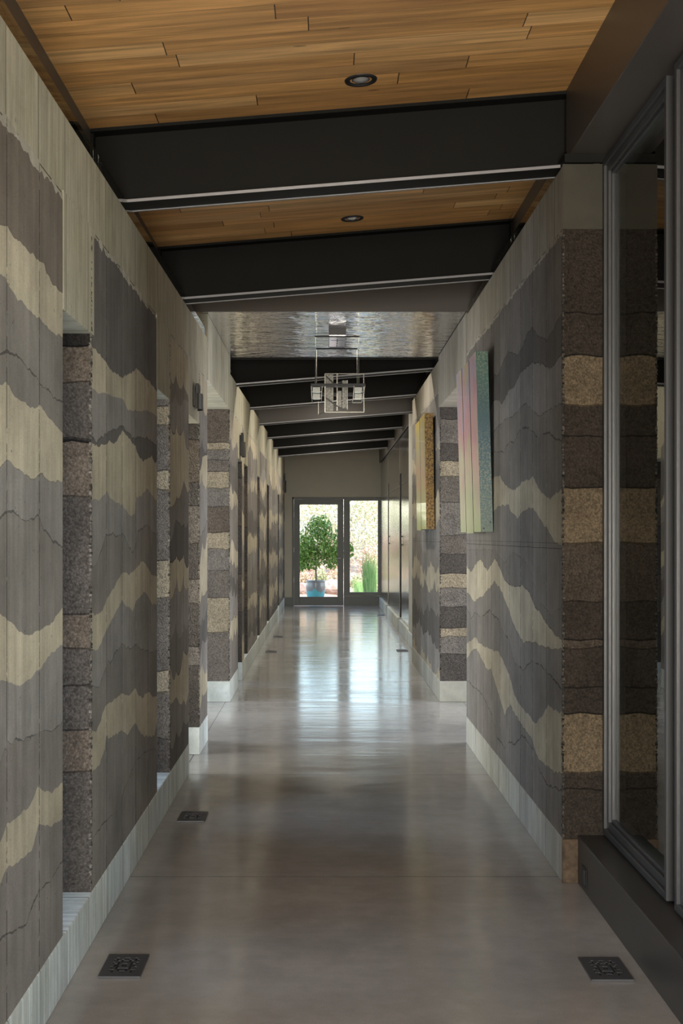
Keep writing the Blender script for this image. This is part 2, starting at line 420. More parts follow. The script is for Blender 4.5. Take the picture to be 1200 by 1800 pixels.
def auto_layers(Y0, seed, ztop=2.6, zbot=0.2):
    r = np.random.RandomState(seed); out = []; z = ztop; k = 0
    seq = ['D', 'L', 'M', 'G', 'L', 'M', 'D', 'L', 'G', 'M', 'L', 'M', 'D', 'G', 'L', 'M', 'M', 'D']
    base = r.randint(0, 5)
    while z > zbot + 0.22:
        z -= r.uniform(0.12, 0.27); tn = seq[(k+base) % len(seq)]
        def fn(t, z=z, k=k, seed=seed):
            q = (t-3.387)/0.386; fr = q-np.floor(q)
            sc_ = np.abs(fr-0.5)*2
            rr = np.random.RandomState(seed*5+k); ph = rr.rand(200); a = ph[np.floor(q).astype(int) % 200]
            return z + fnoise(t, seed*13+k, 1.5, 0.085, 2) + (sc_**2)*(0.02+0.07*a)
        out.append((tn, 0.006 if r.rand() < 0.6 else 0, fn)); k += 1
    out.append((seq[(k+base) % len(seq)], 0, None)); return out

XL, XR = -0.86, 1.03
SL = 4.2857
def tl(*segs): return trace(XL, SL, 0, segs)
A = [
 ('B', 0, tl((180, [(0,930),(60,945),(140,1050),(260,1160),(330,1230),(390,1360),(470,1435)]))),
 ('L', 0, tl((180, [(0,1310),(40,1320),(130,1480),(280,1620),(380,1710),(440,1755),(475,1755)]))),
 ('M', 0.005, tl((580, [(0,210),(50,185),(150,230),(250,330),(330,430),(430,535),(480,545)]))),
 ('M', 0, tl((580, [(0,410),(40,400),(110,490),(230,580),(300,575),(370,660),(450,765),(475,775)]))),
 ('L', 0.003, tl((580, [(0,1040),(55,965),(110,1035),(240,1130),(310,1075),(370,1145),(480,1140)]))),
 ('G', 0.005, tl((580, [(0,1430),(60,1365),(200,1440),(290,1410),(330,1500),(400,1600),(470,1640)]))),
 ('M', 0, tl((980, [(0,410),(60,470),(170,575),(240,575),(310,540),(380,500),(430,430),(475,370)]))),
 ('L', 0, tl((980, [(0,920),(130,955),(200,940),(270,880),(320,810),(400,710),(475,650)]))),
 ('G', 0.004, tl((980, [(0,1560),(60,1390),(150,1385),(240,1350),(290,1320),(400,1310),(470,1250)]))),
 ('M', 0, tl((1380, [(0,430),(50,290),(140,230),(230,150),(285,10),(310,40),(390,50),(470,-20)]))),
 ('L', 0, tl((1380, [(0,740),(40,640),(140,580),(240,480),(290,300),(330,315),(430,285),(470,240)]))),
 ('M', 0.006, tl((1380, [(0,1190),(50,1140),(200,1050),(290,810),(380,730),(460,590)]))),
 ('M', 0, None)]
B = [
 ('D', 0, tl((580, [(690,120),(740,170),(810,260),(850,320),(920,355),(980,335),(1030,285),(1045,310),(1100,370),(1120,380),(1185,470)]))),
 ('L', 0, tl((580, [(690,430),(740,475),(805,475),(840,495),(930,520),(960,590),(1000,612),(1025,600),(1070,610),(1110,600),(1170,640),(1185,650)]))),
 ('G', 0.006, tl((580, [(690,820),(730,860),(790,790),(840,765),(920,725),(960,780),(1000,810),(1020,820),(1110,820),(1150,850),(1185,880)]))),
 ('D', 0, tl((580, [(690,840),(735,885),(780,860),(830,840),(870,855),(920,760),(960,800),(1020,880),(1050,960),(1080,985),(1110,970),(1140,950),(1170,1005),(1185,990)]))),
 ('L', 0, tl((580, [(690,1270),(730,1285),(760,1270),(805,1215),(840,1270),(910,1310),(960,1370),(990,1405),(1015,1390),(1025,1260),(1060,1255),(1110,1195),(1140,1240),(1185,1290)]))),
 ('G', 0.004, tl((580, [(690,1790),(730,1760),(800,1560),(830,1535),(890,1550),(930,1540),(960,1620),(1000,1680),(1020,1620),(1040,1520),(1110,1470),(1150,1530),(1185,1550)]))),
 ('M', 0, tl((980, [(690,420),(730,430),(770,400),(800,330),(870,200),(925,100),(970,130),(1020,80),(1070,30),(1110,70),(1140,130),(1185,140)]))),
 ('L', 0, tl((980, [(690,700),(740,690),(800,550),(860,430),(920,320),(960,380),(1000,395),(1030,320),(1080,265),(1115,290),(1150,350),(1185,355)]))),
 ('G', 0.004, tl((980, [(690,970),(745,975),(800,830),(815,780),(830,815),(870,720),(910,670),(925,640),(950,680),(990,695),(1025,650),(1060,700),(1110,700),(1150,720),(1185,690)]))),
 ('M', 0, tl((980, [(690,1300),(720,1310),(760,1230),(795,1110),(850,1085),(915,1020),(960,1040),(1020,990),(1050,1050),(1075,1055),(1110,1010),(1150,1045),(1185,1050)]))),
 ('L', 0, tl((980, [(690,1615),(740,1570),(790,1450),(800,1330),(820,1375),(860,1340),(915,1300),(960,1330),(1020,1240),(1050,1310),(1090,1350),(1160,1340),(1185,1230)]))),
 ('M', 0.003, tl((1380, [(690,420),(820,240),(900,180),(930,60),(1020,-180),(1110,-260),(1185,-270)]))),
 ('M', 0, None)]
def bandz(s, items, sc=1.0, y0=0):
    """items: list of (tone, picture y of the band's bottom) seen at scale s px/m"""
    return [(H + (VY-(y0+yy/sc))/s, tn) for tn, yy in items]
sB = F/4.608
endB = (bandz(sB, [('K',120),('B',405),('D',820),('K',855),('B',1250)], SL, 580) +
        bandz(sB, [('D',430),('B',690),('D',970),('D',1310),('B',1620)], SL, 980) + [(0, 'D')])
PT = 0.188
strata('wall_left', XL, -1.36, -2.5, 4.108, PT, 2.625, A, earthL, seed=1)
strata('wall_left', XL, -1.36, 4.608, 6.42, PT, 2.63, B, earthL, cam_end=endB, seed=2, dy=0.01)
sC = F/6.94
endC = bandz(sC, [('G',716),('L',750),('M',830),('L',860),('M',987),('L',1053),('M',1180),('L',1217),('M',1300),('D',1360)])
strata('wall_left', XL, -1.36, 6.94, 7.91, PT, 2.63, auto_layers(0, 21), earthL, cam_end=endC, seed=3)
sD = F/8.58
endD = bandz(sD, [('D',773),('B',848),('D',890),('M',958),('D',1020),('M',1060),('D',1137),('G',1170),('D',1333)])
strata('wall_left', XL, -1.36, 8.58, 9.17, PT, 2.64, auto_layers(0, 22), earthL, cam_end=endD, seed=4)
s2 = F/11.3
endE = bandz(s2, [('B',260),('L',300),('G',360),('M',425),('L',520),('G',630),('B',775),('L',870),('G',995),('M',1150),('L',1345),('M',1620)], 3.273, 700)
Ls = [11.3, 12.4, 13.0, 13.36, 13.95, 15.95, 16.5, 18.6, 19.3, 22.9, 23.5, 25.9, 26.35, 26.83]
for k in range(0, len(Ls), 2):
    strata('wall_left', XL, -1.36, Ls[k], Ls[k+1], PT, 2.65, auto_layers(0, 30+k), earthL,
           cam_end=endE if k == 0 else [(2.1,'D'),(1.6,'B'),(1.1,'D'),(0.7,'B'),(PT,'D')], seed=10+k, dy=0.02)
# right wall
SR = 4.615
def tr(*segs): return trace(XR, SR, 800, segs)
RW = [
 ('M', 0.005, tr((380, [(75,1700),(250,1500),(310,1300),(350,1290),(400,1160),(430,1100),(500,1130),(540,1080),(590,950),(625,915),(680,980),(740,1005),(790,930),(830,850),(860,800)]))),
 ('D', 0.003, tr((380, [(75,1900),(250,1650),(315,1490),(350,1490),(380,1525),(430,1420),(480,1380),(530,1270),(590,1220),(620,1190),(700,1200),(780,1240),(820,1180),(860,1130)]))),
 ('G', 0.004, tr((380, [(75,2050),(310,1750),(360,1690),(430,1640),(480,1620),(520,1560),(580,1520),(640,1590),(680,1630),(740,1590),(800,1560),(860,1530)]))),
 ('M', 0.006, tr((750, [(75,400),(315,210),(350,205),(390,215),(430,130),(480,130),(520,30),(600,10),(640,60),(680,110),(700,60),(770,60),(820,110),(860,110)]))),
 ('M', 0, tr((750, [(75,560),(315,410),(360,400),(400,470),(470,520),(520,490),(535,450),(600,430),(625,400),(660,470),(700,540),(770,590),(800,560),(860,505)]))),
 ('L', 0.003, tr((750, [(75,800),(315,690),(350,650),(430,635),(450,690),(505,745),(540,705),(600,670),(630,665),(680,750),(740,820),(800,940),(850,970),(860,970)]))),
 ('M', 0.002, tr((750, [(75,1000),(315,1000),(400,1110),(460,1020),(560,1080),(620,1200),(680,1420),(780,1530),(830,1490),(860,1460)]))),
 ('M', 0.003, tr((750, [(75,1100),(125,1180),(160,1120),(200,1070),(260,1170),(320,1070),(360,1140),(400,1250),(440,1290),(490,1300),(540,1285),(600,1340),(640,1450),(740,1590),(820,1700),(860,1720)]))),
 ('L', 0.005, tr((750, [(75,1350),(110,1360),(150,1420),(220,1380),(280,1310),(320,1265),(370,1330),(420,1460),(470,1600),(520,1710),(560,1760),(640,1750),(700,1790),(760,1800),(860,1810)]))),
 ('M', 0.007, tr((750, [(75,1480),(100,1490),(130,1560),(160,1510),(210,1550),(280,1490),(300,1530),(350,1570),(380,1650),(430,1730)]), (1120, [(480,210),(555,270),(620,200),(700,240),(760,300),(850,420),(870,420)]))),
 ('M', 0, tr((1120, [(80,60),(165,0),(190,50),(280,95),(350,120),(400,220),(440,310),(480,470),(530,560),(600,640),(650,705),(700,640),(750,555),(800,590),(860,610)]))),
 ('L', 0.005, tr((1120, [(80,200),(130,120),(170,100),(210,170),(250,260),(290,270),(330,400),(400,630),(445,550),(500,660),(550,740),(620,820),(650,940),(680,1000),(740,1050),(800,1105),(870,1110)]))),
 ('M', 0.006, tr((1120, [(80,360),(110,360),(140,410),(170,420),(220,470),(250,540),(300,640),(340,820),(400,900),(440,850),(480,880),(540,800),(600,870),(640,930),(680,1080),(740,1210),(800,1220),(870,1260)]))),
 ('M', 0, None)]
sE = F/5.42
endR = (bandz(sE, [('D',800),('D',1140),('L',1530)], SR, 380) + bandz(sE, [('D',95),('D',497),('L',955),('M',1425),('D',1722)], SR, 750)
        + bandz(sE, [('M',95),('D',412),('D',625),('L',1112),('D',1255),('D',1640)], SR, 1120))
strata('wall_right', XR, 1.55, 5.42, 9.09, 0.19, 2.83, RW, earthR, cam_end=endR, endtone=(0.46, 0.40, 0.345), seed=41, dy=0.01)  # endtone puts the shade on the end face into its colour
endF = bandz(s2, [('D',120),('G',265),('D',365),('L',455),('M',600),('G',790),('M',900),('D',1010),('L',1095),('G',1200),('D',1320),('L',1375),('G',1475),('D',1630)], 3.273, 700)
XR2 = 1.04
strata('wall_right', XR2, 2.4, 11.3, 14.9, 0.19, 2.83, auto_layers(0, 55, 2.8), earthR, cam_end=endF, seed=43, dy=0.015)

# plinths (continuous concrete curb), headers and lintels
def cbox(name, x0, x1, y0, y1, z0, z1, m, bevel=0.004, kind='structure'):
    return MB().box(x0, x1, y0, y1, z0, z1).build(name, m, kind=kind, bevel=bevel)
E = 0.004
for (a, b) in ((-2.5, 7.91), (8.58, 9.17), (11.3, 12.4), (13.0, 22.9), (23.5, 26.0), (26.35, 26.83)):
    cbox('baseboard_left', -1.36, XL+E, a, b, 0, PT, conc_plinth)
cbox('baseboard_right', XR-E, 1.55, 5.42, 9.09, 0, 0.19, conc_plinthR)
cbox('baseboard_right', XR2-E, 2.4, 11.3, 14.9, 0, 0.19, conc_plinthR)
def sloped(name, x0, x1, y0, y1, z0, f, m):
    mb = MB(); n = 1
    za, zb = f(y0), f(y1)
    v = [(x0,y0,z0),(x1,y0,z0),(x1,y1,z0),(x0,y1,z0),(x0,y0,za),(x1,y0,za),(x1,y1,zb),(x0,y1,zb)]
    mb.v = v; mb.f = [(0,3,2,1),(4,5,6,7),(0,1,5,4),(1,2,6,5),(2,3,7,6),(3,0,4,7)]; mb.c = [None]*6; mb.m = [0]*6
    return mb.build(name, m, kind='structure', bevel=0.003)
topz = lambda y: 2.85 + 0.0115*y
sloped('trim_1', -1.36, XL-0.003, -2.5, 9.17, 2.60, topz, conc_head)
cbox('trim_2', -1.36, XL+E, 9.17, 11.36, 2.645, 3.13, conc_head)
sloped('trim_3', -1.36, XL-0.003, 11.36, 26.83, 2.62, topz, conc_head)
cbox('trim_4', XR+0.003, 1.55, 5.426, 9.09, 2.80, 3.11, conc_headR)
cbox('trim_5', XR-E, 1.62, 9.09, 11.3, 2.663, 3.125, conc_headR)
cbox('trim_6', XR2+0.003, 2.4, 11.306, 14.9, 2.80, 3.11, conc_headR)
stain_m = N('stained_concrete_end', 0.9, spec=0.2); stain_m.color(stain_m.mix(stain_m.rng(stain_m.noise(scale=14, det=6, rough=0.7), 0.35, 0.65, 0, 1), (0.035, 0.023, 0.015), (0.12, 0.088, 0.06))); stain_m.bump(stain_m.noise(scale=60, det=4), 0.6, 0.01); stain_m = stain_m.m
capend_m = simple('shaded_concrete_end', (0.058, 0.054, 0.043), 0.9, 0, 0.2, var=0.25, sc=9, bump=0.3)  # cap over the header end, its shade put into the colour
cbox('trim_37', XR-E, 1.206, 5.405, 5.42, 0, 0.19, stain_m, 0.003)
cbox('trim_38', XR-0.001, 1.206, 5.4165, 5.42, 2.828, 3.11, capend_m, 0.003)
k = 7
for (a, b, z) in ((4.118, 4.665, 2.245), (6.40, 6.97, 2.257), (7.90, 8.60, 2.27), (12.39, 13.02, 2.27), (13.34, 13.97, 2.27), (15.93, 16.52, 2.27), (18.58, 19.32, 2.27), (22.88, 23.52, 2.27), (25.88, 26.37, 2.37)):
    cbox('trim_%d' % k, -1.36, XL+0.0012, a, b, z, 2.64, conc_head); k += 1

# passages: extra width of wall behind, side walls, ceilings
cbox('wall_passage_left', -4.2, -1.36, 11.3, 11.7, 0, 3.2, plaster); cbox('wall_passage_left', -4.2, -1.36, 8.8, 9.17, 0, 3.2, plaster)
cbox('wall_passage_right', 2.4, 4.2, 11.3, 11.7, 0, 3.2, plaster); cbox('wall_passage_right', 1.55, 4.2, 8.7, 9.09, 0, 3.2, plaster)
cbox('ceiling', -4.2, -1.36, 9.17, 11.3, 2.65, 2.75, soffit_m); cbox('ceiling', 1.62, 4.2, 9.09, 11.3, 2.665, 2.78, soffit_m)

# ---------------------------------------------------------------- floor with saw-cut joints
joints = [-1.6, 0.8, 3.15, 5.51, 7.86, 11.3, 12.55, 14.9, 17.25, 19.6, 21.95, 24.3, 26.81]
mb = MB(); g = 0.006; prev = -2.6
for j in joints:
    mb.box(-0.895, 1.25, prev, j-g/2, -0.1, 0); prev = j+g/2
mb.box(-4.2, -0.898, 9.0, 11.45, -0.1, 0); mb.box(1.253, 4.2, 8.6, 11.45, -0.1, 0)
mb.box(-1.37, -0.898, -2.6, 8.99, -0.1, -0.0005); mb.box(-1.37, -0.898, 11.46, 26.8, -0.1, -0.0005)
mb.build('floor', floor_m, kind='structure')
mb = MB().box(-0.9, 1.26, -2.6, 26.83, -0.12, -0.0002); mb.build('floor', joint_m, kind='structure')

# ---------------------------------------------------------------- sloping wood ceiling, beams, fascias
cz = lambda x: 3.372 + 0.08*x
def ceil(y0, y1, x0=-1.40, x1=1.6):
    mb = MB(); v = [(x0,y0,cz(x0)),(x1,y0,cz(x1)),(x1,y1,cz(x1)),(x0,y1,cz(x0))]
    v += [(a, b, c+0.15) for a, b, c in v]; mb.v = v
    mb.f = [(0,1,2,3),(7,6,5,4),(0,4,5,1),(1,5,6,2),(2,6,7,3),(3,7,4,0)]; mb.c = [None]*6; mb.m = [0]*6
    return mb.build('ceiling', wood, kind='structure')
ceil(-2.6, 26.9)
def slab(mb, x0, x1, y0, y1, d0, d1, m=0):
    """box whose top and bottom follow the roof slope; d = distance below the planks"""
    v = [(x0,y0,cz(x0)-d1),(x1,y0,cz(x1)-d1),(x1,y1,cz(x1)-d1),(x0,y1,cz(x0)-d1),(x0,y0,cz(x0)-d0),(x1,y0,cz(x1)-d0),(x1,y1,cz(x1)-d0),(x0,y1,cz(x0)-d0)]
    n = len(mb.v); mb.v += v
    for f in ((0,3,2,1),(4,5,6,7),(0,1,5,4),(1,2,6,5),(2,3,7,6),(3,0,4,7)):
        mb.f.append(tuple(n+i for i in f)); mb.c.append(None); mb.m.append(m)
    return mb
BD = 0.336
def beam(Yf, label, x0=-1.03, x1=1.163, web=steel):
    t = thing('roof_beam', (0, Yf+0.08, cz(0)-BD), label, 'beam', None)
    def P(name, mb, m, lab=None):
        mb.v = [(a, b-(Yf+0.08), c-(cz(0)-BD)) for a, b, c in mb.v]
        o = mb.build(name, m, t); 
        if lab: o['label'] = lab
        return o
    P('web', slab(MB(), x0, x1, Yf+0.074, Yf+0.086, 0.012, BD-0.012), web)
    P('bottom_flange', slab(MB(), x0, x1, Yf+0.003, Yf+0.157, BD-0.012, BD), steel)
    P('top_flange', slab(MB(), x0, x1, Yf+0.0, Yf+0.16, 0.0, 0.014), steel)
    P('flange_edge', slab(MB(), x0, x1, Yf, Yf+0.0028, BD-0.0125, BD+0.0005), edge_m, 'pale front edge, coloured as if lit')  # pale strip carries the light on the flange edge in its colour
    P('flange_edge', slab(MB(), x0, x1, Yf+0.1435, Yf+0.157, BD, BD+0.004), edge_m, 'pale rear edge')  # pale grey strip under the rear edge
    for xe in (x0, x1-0.01): P('end_plate', slab(MB(), xe, xe+0.01, Yf+0.02, Yf+0.14, 0.014, BD-0.012), steel)
    return t
beam(5.5, 'deep black steel roof beam nearest the camera, below the wide wood ceiling')
beam(7.75, 'black steel roof beam just before the brown fascia and the shiny metal ceiling')
beam(12.15, 'black steel beam directly behind the shiny metal ceiling, seen above the pendant lamp')
beam(14.4, 'black steel beam whose lower edge passes behind the pendant lamp, second past the metal ceiling')
beam(16.47, 'brown-sided steel beam beyond the pendant lamp, third past the metal ceiling', web=bronze)  # brown web stands in for light on this beam; other webs stay black
beam(18.8, 'black steel beam fourth past the metal ceiling, second lowest edge line in view')
beam(20.95, 'black steel beam with the lowest edge line in view, fifth past the metal ceiling')
beam(23.15, 'plain black steel beam meeting the pale wall above the end door')
# fascia boards closing the roof edges
mb = MB(); slab(mb, -1.06, -1.032, -2.5, 9.09, 0.0, 0.50); mb.build('trim_20', bronze, kind='structure')
mb = MB(); slab(mb, -1.06, -1.032, 11.5, 26.83, 0.0, 0.36); mb.build('trim_21', bronze, kind='structure')
mb = MB(); slab(mb, 1.165, 1.19, 5.42, 26.83, 0.0, 0.40); mb.build('trim_22', bronze, kind='structure')
# box beam over the near windows
mb = MB().box(1.06, 1.40, -2.5, 5.50, 3.15, 3.5); mb.build('trim_23', bronze, kind='structure', bevel=0.003)
cbox('trim_24', 1.035, 1.40, 5.40, 5.50, 3.112, 3.149, steel, 0)
# low glass upstands on the wall tops
for n_, x, (a, b), f in ((25, XL-0.012, (-2.5, 4.9), topz), (25, XL-0.012, (4.905, 9.08), topz), (26, XL-0.012, (11.5, 18.5), topz), (26, XL-0.012, (18.505, 26.8), topz),
                     (27, XR+0.012, (5.42, 7.1), lambda y: 3.11), (27, XR+0.012, (7.105, 9.08), lambda y: 3.11), (28, XR2+0.012, (11.5, 14.9), lambda y: 3.11)):
    mb = MB(); za, zb = f(a), f(b); x0, x1 = x-0.005, x+0.005
    mb.v = [(x0,a,za),(x1,a,za),(x1,b,zb),(x0,b,zb),(x0,a,za+.055),(x1,a,za+.055),(x1,b,zb+.055),(x0,b,zb+.055)]
    mb.f = [(0,3,2,1),(4,5,6,7),(0,1,5,4),(1,2,6,5),(2,3,7,6),(3,0,4,7)]; mb.c = [None]*6; mb.m = [0]*6
    mb.build('trim_%d' % n_, glass, kind='structure')
# dropped ceiling over the crossing
mb = MB().box(-1.03, 1.163, 9.06, 9.09, 3.126, 3.42); mb.build('trim_29', bronze, kind='structure')
mb = MB().box(-1.03, 1.163, 11.46, 11.49, 3.12, 3.40); mb.build('trim_30', steel, kind='structure')
mb = MB().box(-0.9, 1.06, 9.088, 11.47, 3.13, 3.15); mb.build('ceiling', metalceil, kind='structure')

# ---------------------------------------------------------------- far end: pier, polished panels, end wall, door
PX, PB = 1.20, 1.16
cbox('wall_right', PB, 2.4, 14.92, 17.3, 0.0, 3.20, plaster)
mb = MB()
for ya, yb in ((17.3, 19.6), (20.1, 23.4), (23.8, 26.83)): cbox('baseboard_right', PB, 1.249, ya, yb, 0, 0.19, conc_plinth)
cbox('baseboard_right', PB-0.012, PB, 14.92, 17.3, 0, 0.19, conc_plinth)
cbox('wall_right', 1.25, 2.4, 17.3, 26.83, 0, 3.6, plaster)
for i, (ya, yb, lab) in enumerate(((17.32, 19.6, 'next to the pinkish plaster pier'), (20.1, 23.4, 'between the two dark recesses'), (23.8, 26.81, 'beside the end door'))):
    t = thing('cabinet', (PX, (ya+yb)/2, 0.191), 'tall polished metal closet unit in the far right wall, ' + lab, 'cabinet', 'polished closets along the far right wall')
    h = (yb-ya)/2
    MB().box(0.012, 0.048, -h, h, 0, 3.12).build('body', black_m, t)
    d = MB().box(0, 0.012, -h+0.006, h-0.006, 0.006, 2.1).build('door', panel_m, t, bevel=0.002)
    MB().box(0, 0.012, -h+0.006, h-0.006, 2.108, 3.12).build('upper_panel', panel_m, t, bevel=0.002)
    MB().box(-0.022, -0.012, h-0.1, h-0.085, 1.15, 1.32).box(-0.012, 0, h-0.1, h-0.085, 1.16, 1.18).box(-0.012, 0, h-0.1, h-0.085, 1.29, 1.31).build('handle', black_m, d)
for ya, yb in ((19.6, 20.1), (23.4, 23.8)):
    cbox('trim_35', PX+0.002, 1.249, ya, yb, 2.49, 3.31, panel_m, 0)
    cbox('trim_36', PX+0.036, 1.249, ya, yb, 0.0, 2.49, black_m, 0)  # black sheet paints the shade inside the recess
YE = 26.83; sEW = F/YE
def ex(px): return (px-VX)/sEW
def ez(py): return H + (VY-py)/sEW
DX0, DX1, DT = ex(513.5), ex(671.8), ez(874)
cbox('wall_back', -1.4, DX0, YE, YE+0.3, 0, 3.7, plaster, 0)
cbox('wall_back', DX0, DX1, YE, YE+0.3, DT, 3.7, plaster, 0)
cbox('wall_back', DX1, 2.4, YE, YE+0.3, 0, 3.7, plaster, 0)
cbox('baseboard_back', XL, DX0, YE-0.015, YE, 0, ez(1050), doorframe_m, 0.002)
# door and sidelight
def rectframe(mb, x0, x1, z0, z1, ix0, ix1, iz0, iz1, y0, y1):
    mb.box(x0, ix0, y0, y1, z0, z1); mb.box(ix1, x1, y0, y1, z0, z1)
    mb.box(ix0, ix1, y0, y1, z0, iz0); mb.box(ix0, ix1, y0, y1, iz1, z1); return mb
dr = thing('door_1', (0, YE, 0), 'x', 'door'); del dr['label']; del dr['category']; dr['kind'] = 'structure'
def dpart(mb, name, m, parent=None, **k):
    mb.v = [(a, b-YE, c) for a, b, c in mb.v]; return mb.build(name, m, parent or dr, **k)
MXC = ex(603.7)
mb = MB(); mb.box(DX0, DX0+0.035, YE-0.02, YE+0.12, 0, DT); mb.box(DX1-0.03, DX1, YE-0.02, YE+0.12, 0, DT); mb.box(DX0, DX1, YE-0.02, YE+0.12, DT-0.04, DT)
dpart(mb, 'door_frame', doorframe_m, bevel=0.003)
leaf = dpart(rectframe(MB(), DX0+0.038, MXC-0.004, 0.008, DT-0.043, ex(526.6), ex(593.1), ez(1049.2), ez(886.9), YE+0.01, YE+0.06), 'door_leaf', doorframe_m, bevel=0.003)
dpart(MB().box(ex(526.6), ex(593.1), YE+0.03, YE+0.038, ez(1049.2), ez(886.9)), 'door_pane', glass_ar)
for zz in (0.5, 1.15, 1.9):
    dpart(MB().box(DX0+0.028, DX0+0.045, YE-0.03, YE-0.018, zz, zz+0.1), 'hinge', edge_m)
dpart(MB().tube((ex(597.5), YE+0.01, 1.02), (ex(597.5), YE-0.05, 1.02), 0.012).tube((ex(597.5), YE-0.045, 1.02), (ex(590), YE-0.045, 1.02), 0.009), 'door_handle', edge_m)
dpart(rectframe(MB(), MXC+0.004, DX1-0.03, ez(1047.6), DT-0.043, ex(614.8), ex(663.9), ez(1041), ez(880.1), YE+0.0, YE+0.07), 'sidelight_frame', doorframe_m, bevel=0.003)
dpart(MB().box(MXC+0.004, DX1-0.03, YE+0.01, YE+0.06, 0, ez(1047.9)), 'kick_panel', doorframe_m)
dpart(MB().box(ex(614.8), ex(663.9), YE+0.03, YE+0.038, ez(1041), ez(880.1)), 'sidelight_pane', glass_ar)

# ---------------------------------------------------------------- glazing in the left slots
sl = [(4.108, 4.608, PT, 2.245), (6.42, 6.94, PT, 2.257), (13.36, 13.95, PT, 2.27), (15.95, 16.5, PT, 2.27), (18.6, 19.3, PT, 2.27), (7.91, 8.58, 0, 2.27), (12.4, 13.0, 0, 2.27), (22.9, 23.5, 0, 2.27), (25.9, 26.35, 0, 2.37)]
for i, (a, b, z0, z1) in enumerate(sl):
    nm = 'window_%d' % (i+1) if z0 > 0 else 'door_%d' % (i-3)
    t = bpy.data.objects.new(nm, None); t.location = (-1.33, (a+b)/2, z0); C.objects.link(t); t['kind'] = 'structure'
    h = (b-a)/2; mb = MB()
    mb.box(-0.03, 0.03, -h, -h+0.03, 0, z1-z0); mb.box(-0.03, 0.03, h-0.03, h, 0, z1-z0); mb.box(-0.03, 0.03, -h, h, 0, 0.03); mb.box(-0.03, 0.03, -h, h, z1-z0-0.03, z1-z0)
    mb.build('window_frame' if z0 > 0 else 'door_frame', black_m, t)
    MB().box(-0.004, 0.004, -h+0.03, h-0.03, 0.03, z1-z0-0.03).build('pane' if z0 > 0 else 'door_pane', glass, t)

# ---------------------------------------------------------------- right side glazing near the camera
def near_window(nm, y0, y1):
    t = bpy.data.objects.new(nm, None); t.location = (1.2, (y0+y1)/2, 0.215); C.objects.link(t); t['kind'] = 'structure'
    h = (y1-y0)/2; Z = 3.12-0.215
    def rf(w0, w1, x0, x1):
        mb = MB()
        mb.box(x0, x1, -h+w0, -h+w1, w0, Z-w0); mb.box(x0, x1, h-w1, h-w0, w0, Z-w0)
        mb.box(x0, x1, -h+w1, h-w1, w0, w1); mb.box(x0, x1, -h+w1, h-w1, Z-w1, Z-w0); return mb
    rf(0.0, 0.028, 0.0, 0.13).build('window_frame', frame_m, t, bevel=0.002)
    rf(0.0285, 0.06, 0.012, 0.11).build('sash', frame_m, t, bevel=0.002)
    rf(0.0605, 0.075, 0.024, 0.09).build('glazing_bead', frame_m, t, bevel=0.002)
    MB().box(0.034, 0.042, -h+0.07, h-0.07, 0.07, Z-0.07).build('pane', glass_ig, t)
near_window('window_10', 4.40, 5.41)
near_window('window_11', 2.85, 4.30)
near_window('window_12', 1.20, 2.75)
near_window('window_13', -0.4, 1.10)
for y in (4.30, 2.75, 1.10): cbox('trim_31', 1.262, 1.33, y, y+0.10, 0.2, 3.15, black_m, 0)
cbox('trim_32', 1.093, 1.40, -2.5, 5.418, 0, 0.205, ledge_m, 0.004)
# added outside the near windows: dark wall, floor and roof that block light
cbox('wall_blocker', 1.56, 7.0, 5.46, 5.7, -0.1, 4.2, outer_m, 0)
cbox('wall_blocker', 1.40, 1.56, 5.425, 5.7, -0.1, 4.2, outer_m, 0)
cbox('floor', 1.40, 7.0, -3.0, 5.46, -0.14, -0.04, outer_m, 0)
cbox('ceiling', 1.40, 7.0, -3.0, 5.46, 3.5, 3.6, outer_m, 0)

# ---------------------------------------------------------------- recessed lights
lens_m = simple('lamp_lens', (0.5, 0.5, 0.5), 0.12, 0.6)
def downlight(x, y, label):
    t = thing('recessed_light', (x, y, cz(x)), label, 'ceiling light', 'recessed downlights')
    t.rotation_euler = (0, -math.atan(0.08), 0)
    MB().lathe([(0.050, 0.0), (0.050, -0.006), (0.066, -0.005), (0.068, 0.0)], 36).build('trim_ring', black_m, t, smooth=True)
    MB().lathe([(0.0505, -0.003), (0.044, 0.001), (0.034, -0.0005), (0.0335, 0.001)], 36).build('baffle', black_m, t, smooth=True)
    MB().lathe([(0.034, -0.0008), (0.026, -0.007), (0.012, -0.011), (0.0001, -0.012)], 28).build('lens', lens_m, t, smooth=True)
for i_, (y_, w_) in enumerate(((12.75, 'just beyond the first beam past the metal ceiling'), (15.0, 'in the second dark bay past the metal ceiling'), (17.6, 'in the third dark bay past the metal ceiling'), (19.9, 'in the fourth dark bay past the metal ceiling'), (22.0, 'in the fifth dark bay past the metal ceiling'), (24.0, 'in the last bay before the end wall'))):
    downlight(0.15, y_, 'added unseen recessed light ' + w_)
    l_ = light('far_bay_fill', 'AREA', (0.15, y_, cz(0.15)-0.02), (0, 0, 0), 24, (1.0, 0.92, 0.78), 0.1, 0.1); l_.data.shape = 'DISK'  # lamps added out of view to brighten the far bays
downlight(0.149, 5.17, 'round black recessed light in the wide wood ceiling nearest the camera')
downlight(0.163, 7.43, 'round black recessed light in the narrow wood strip between the two near beams')

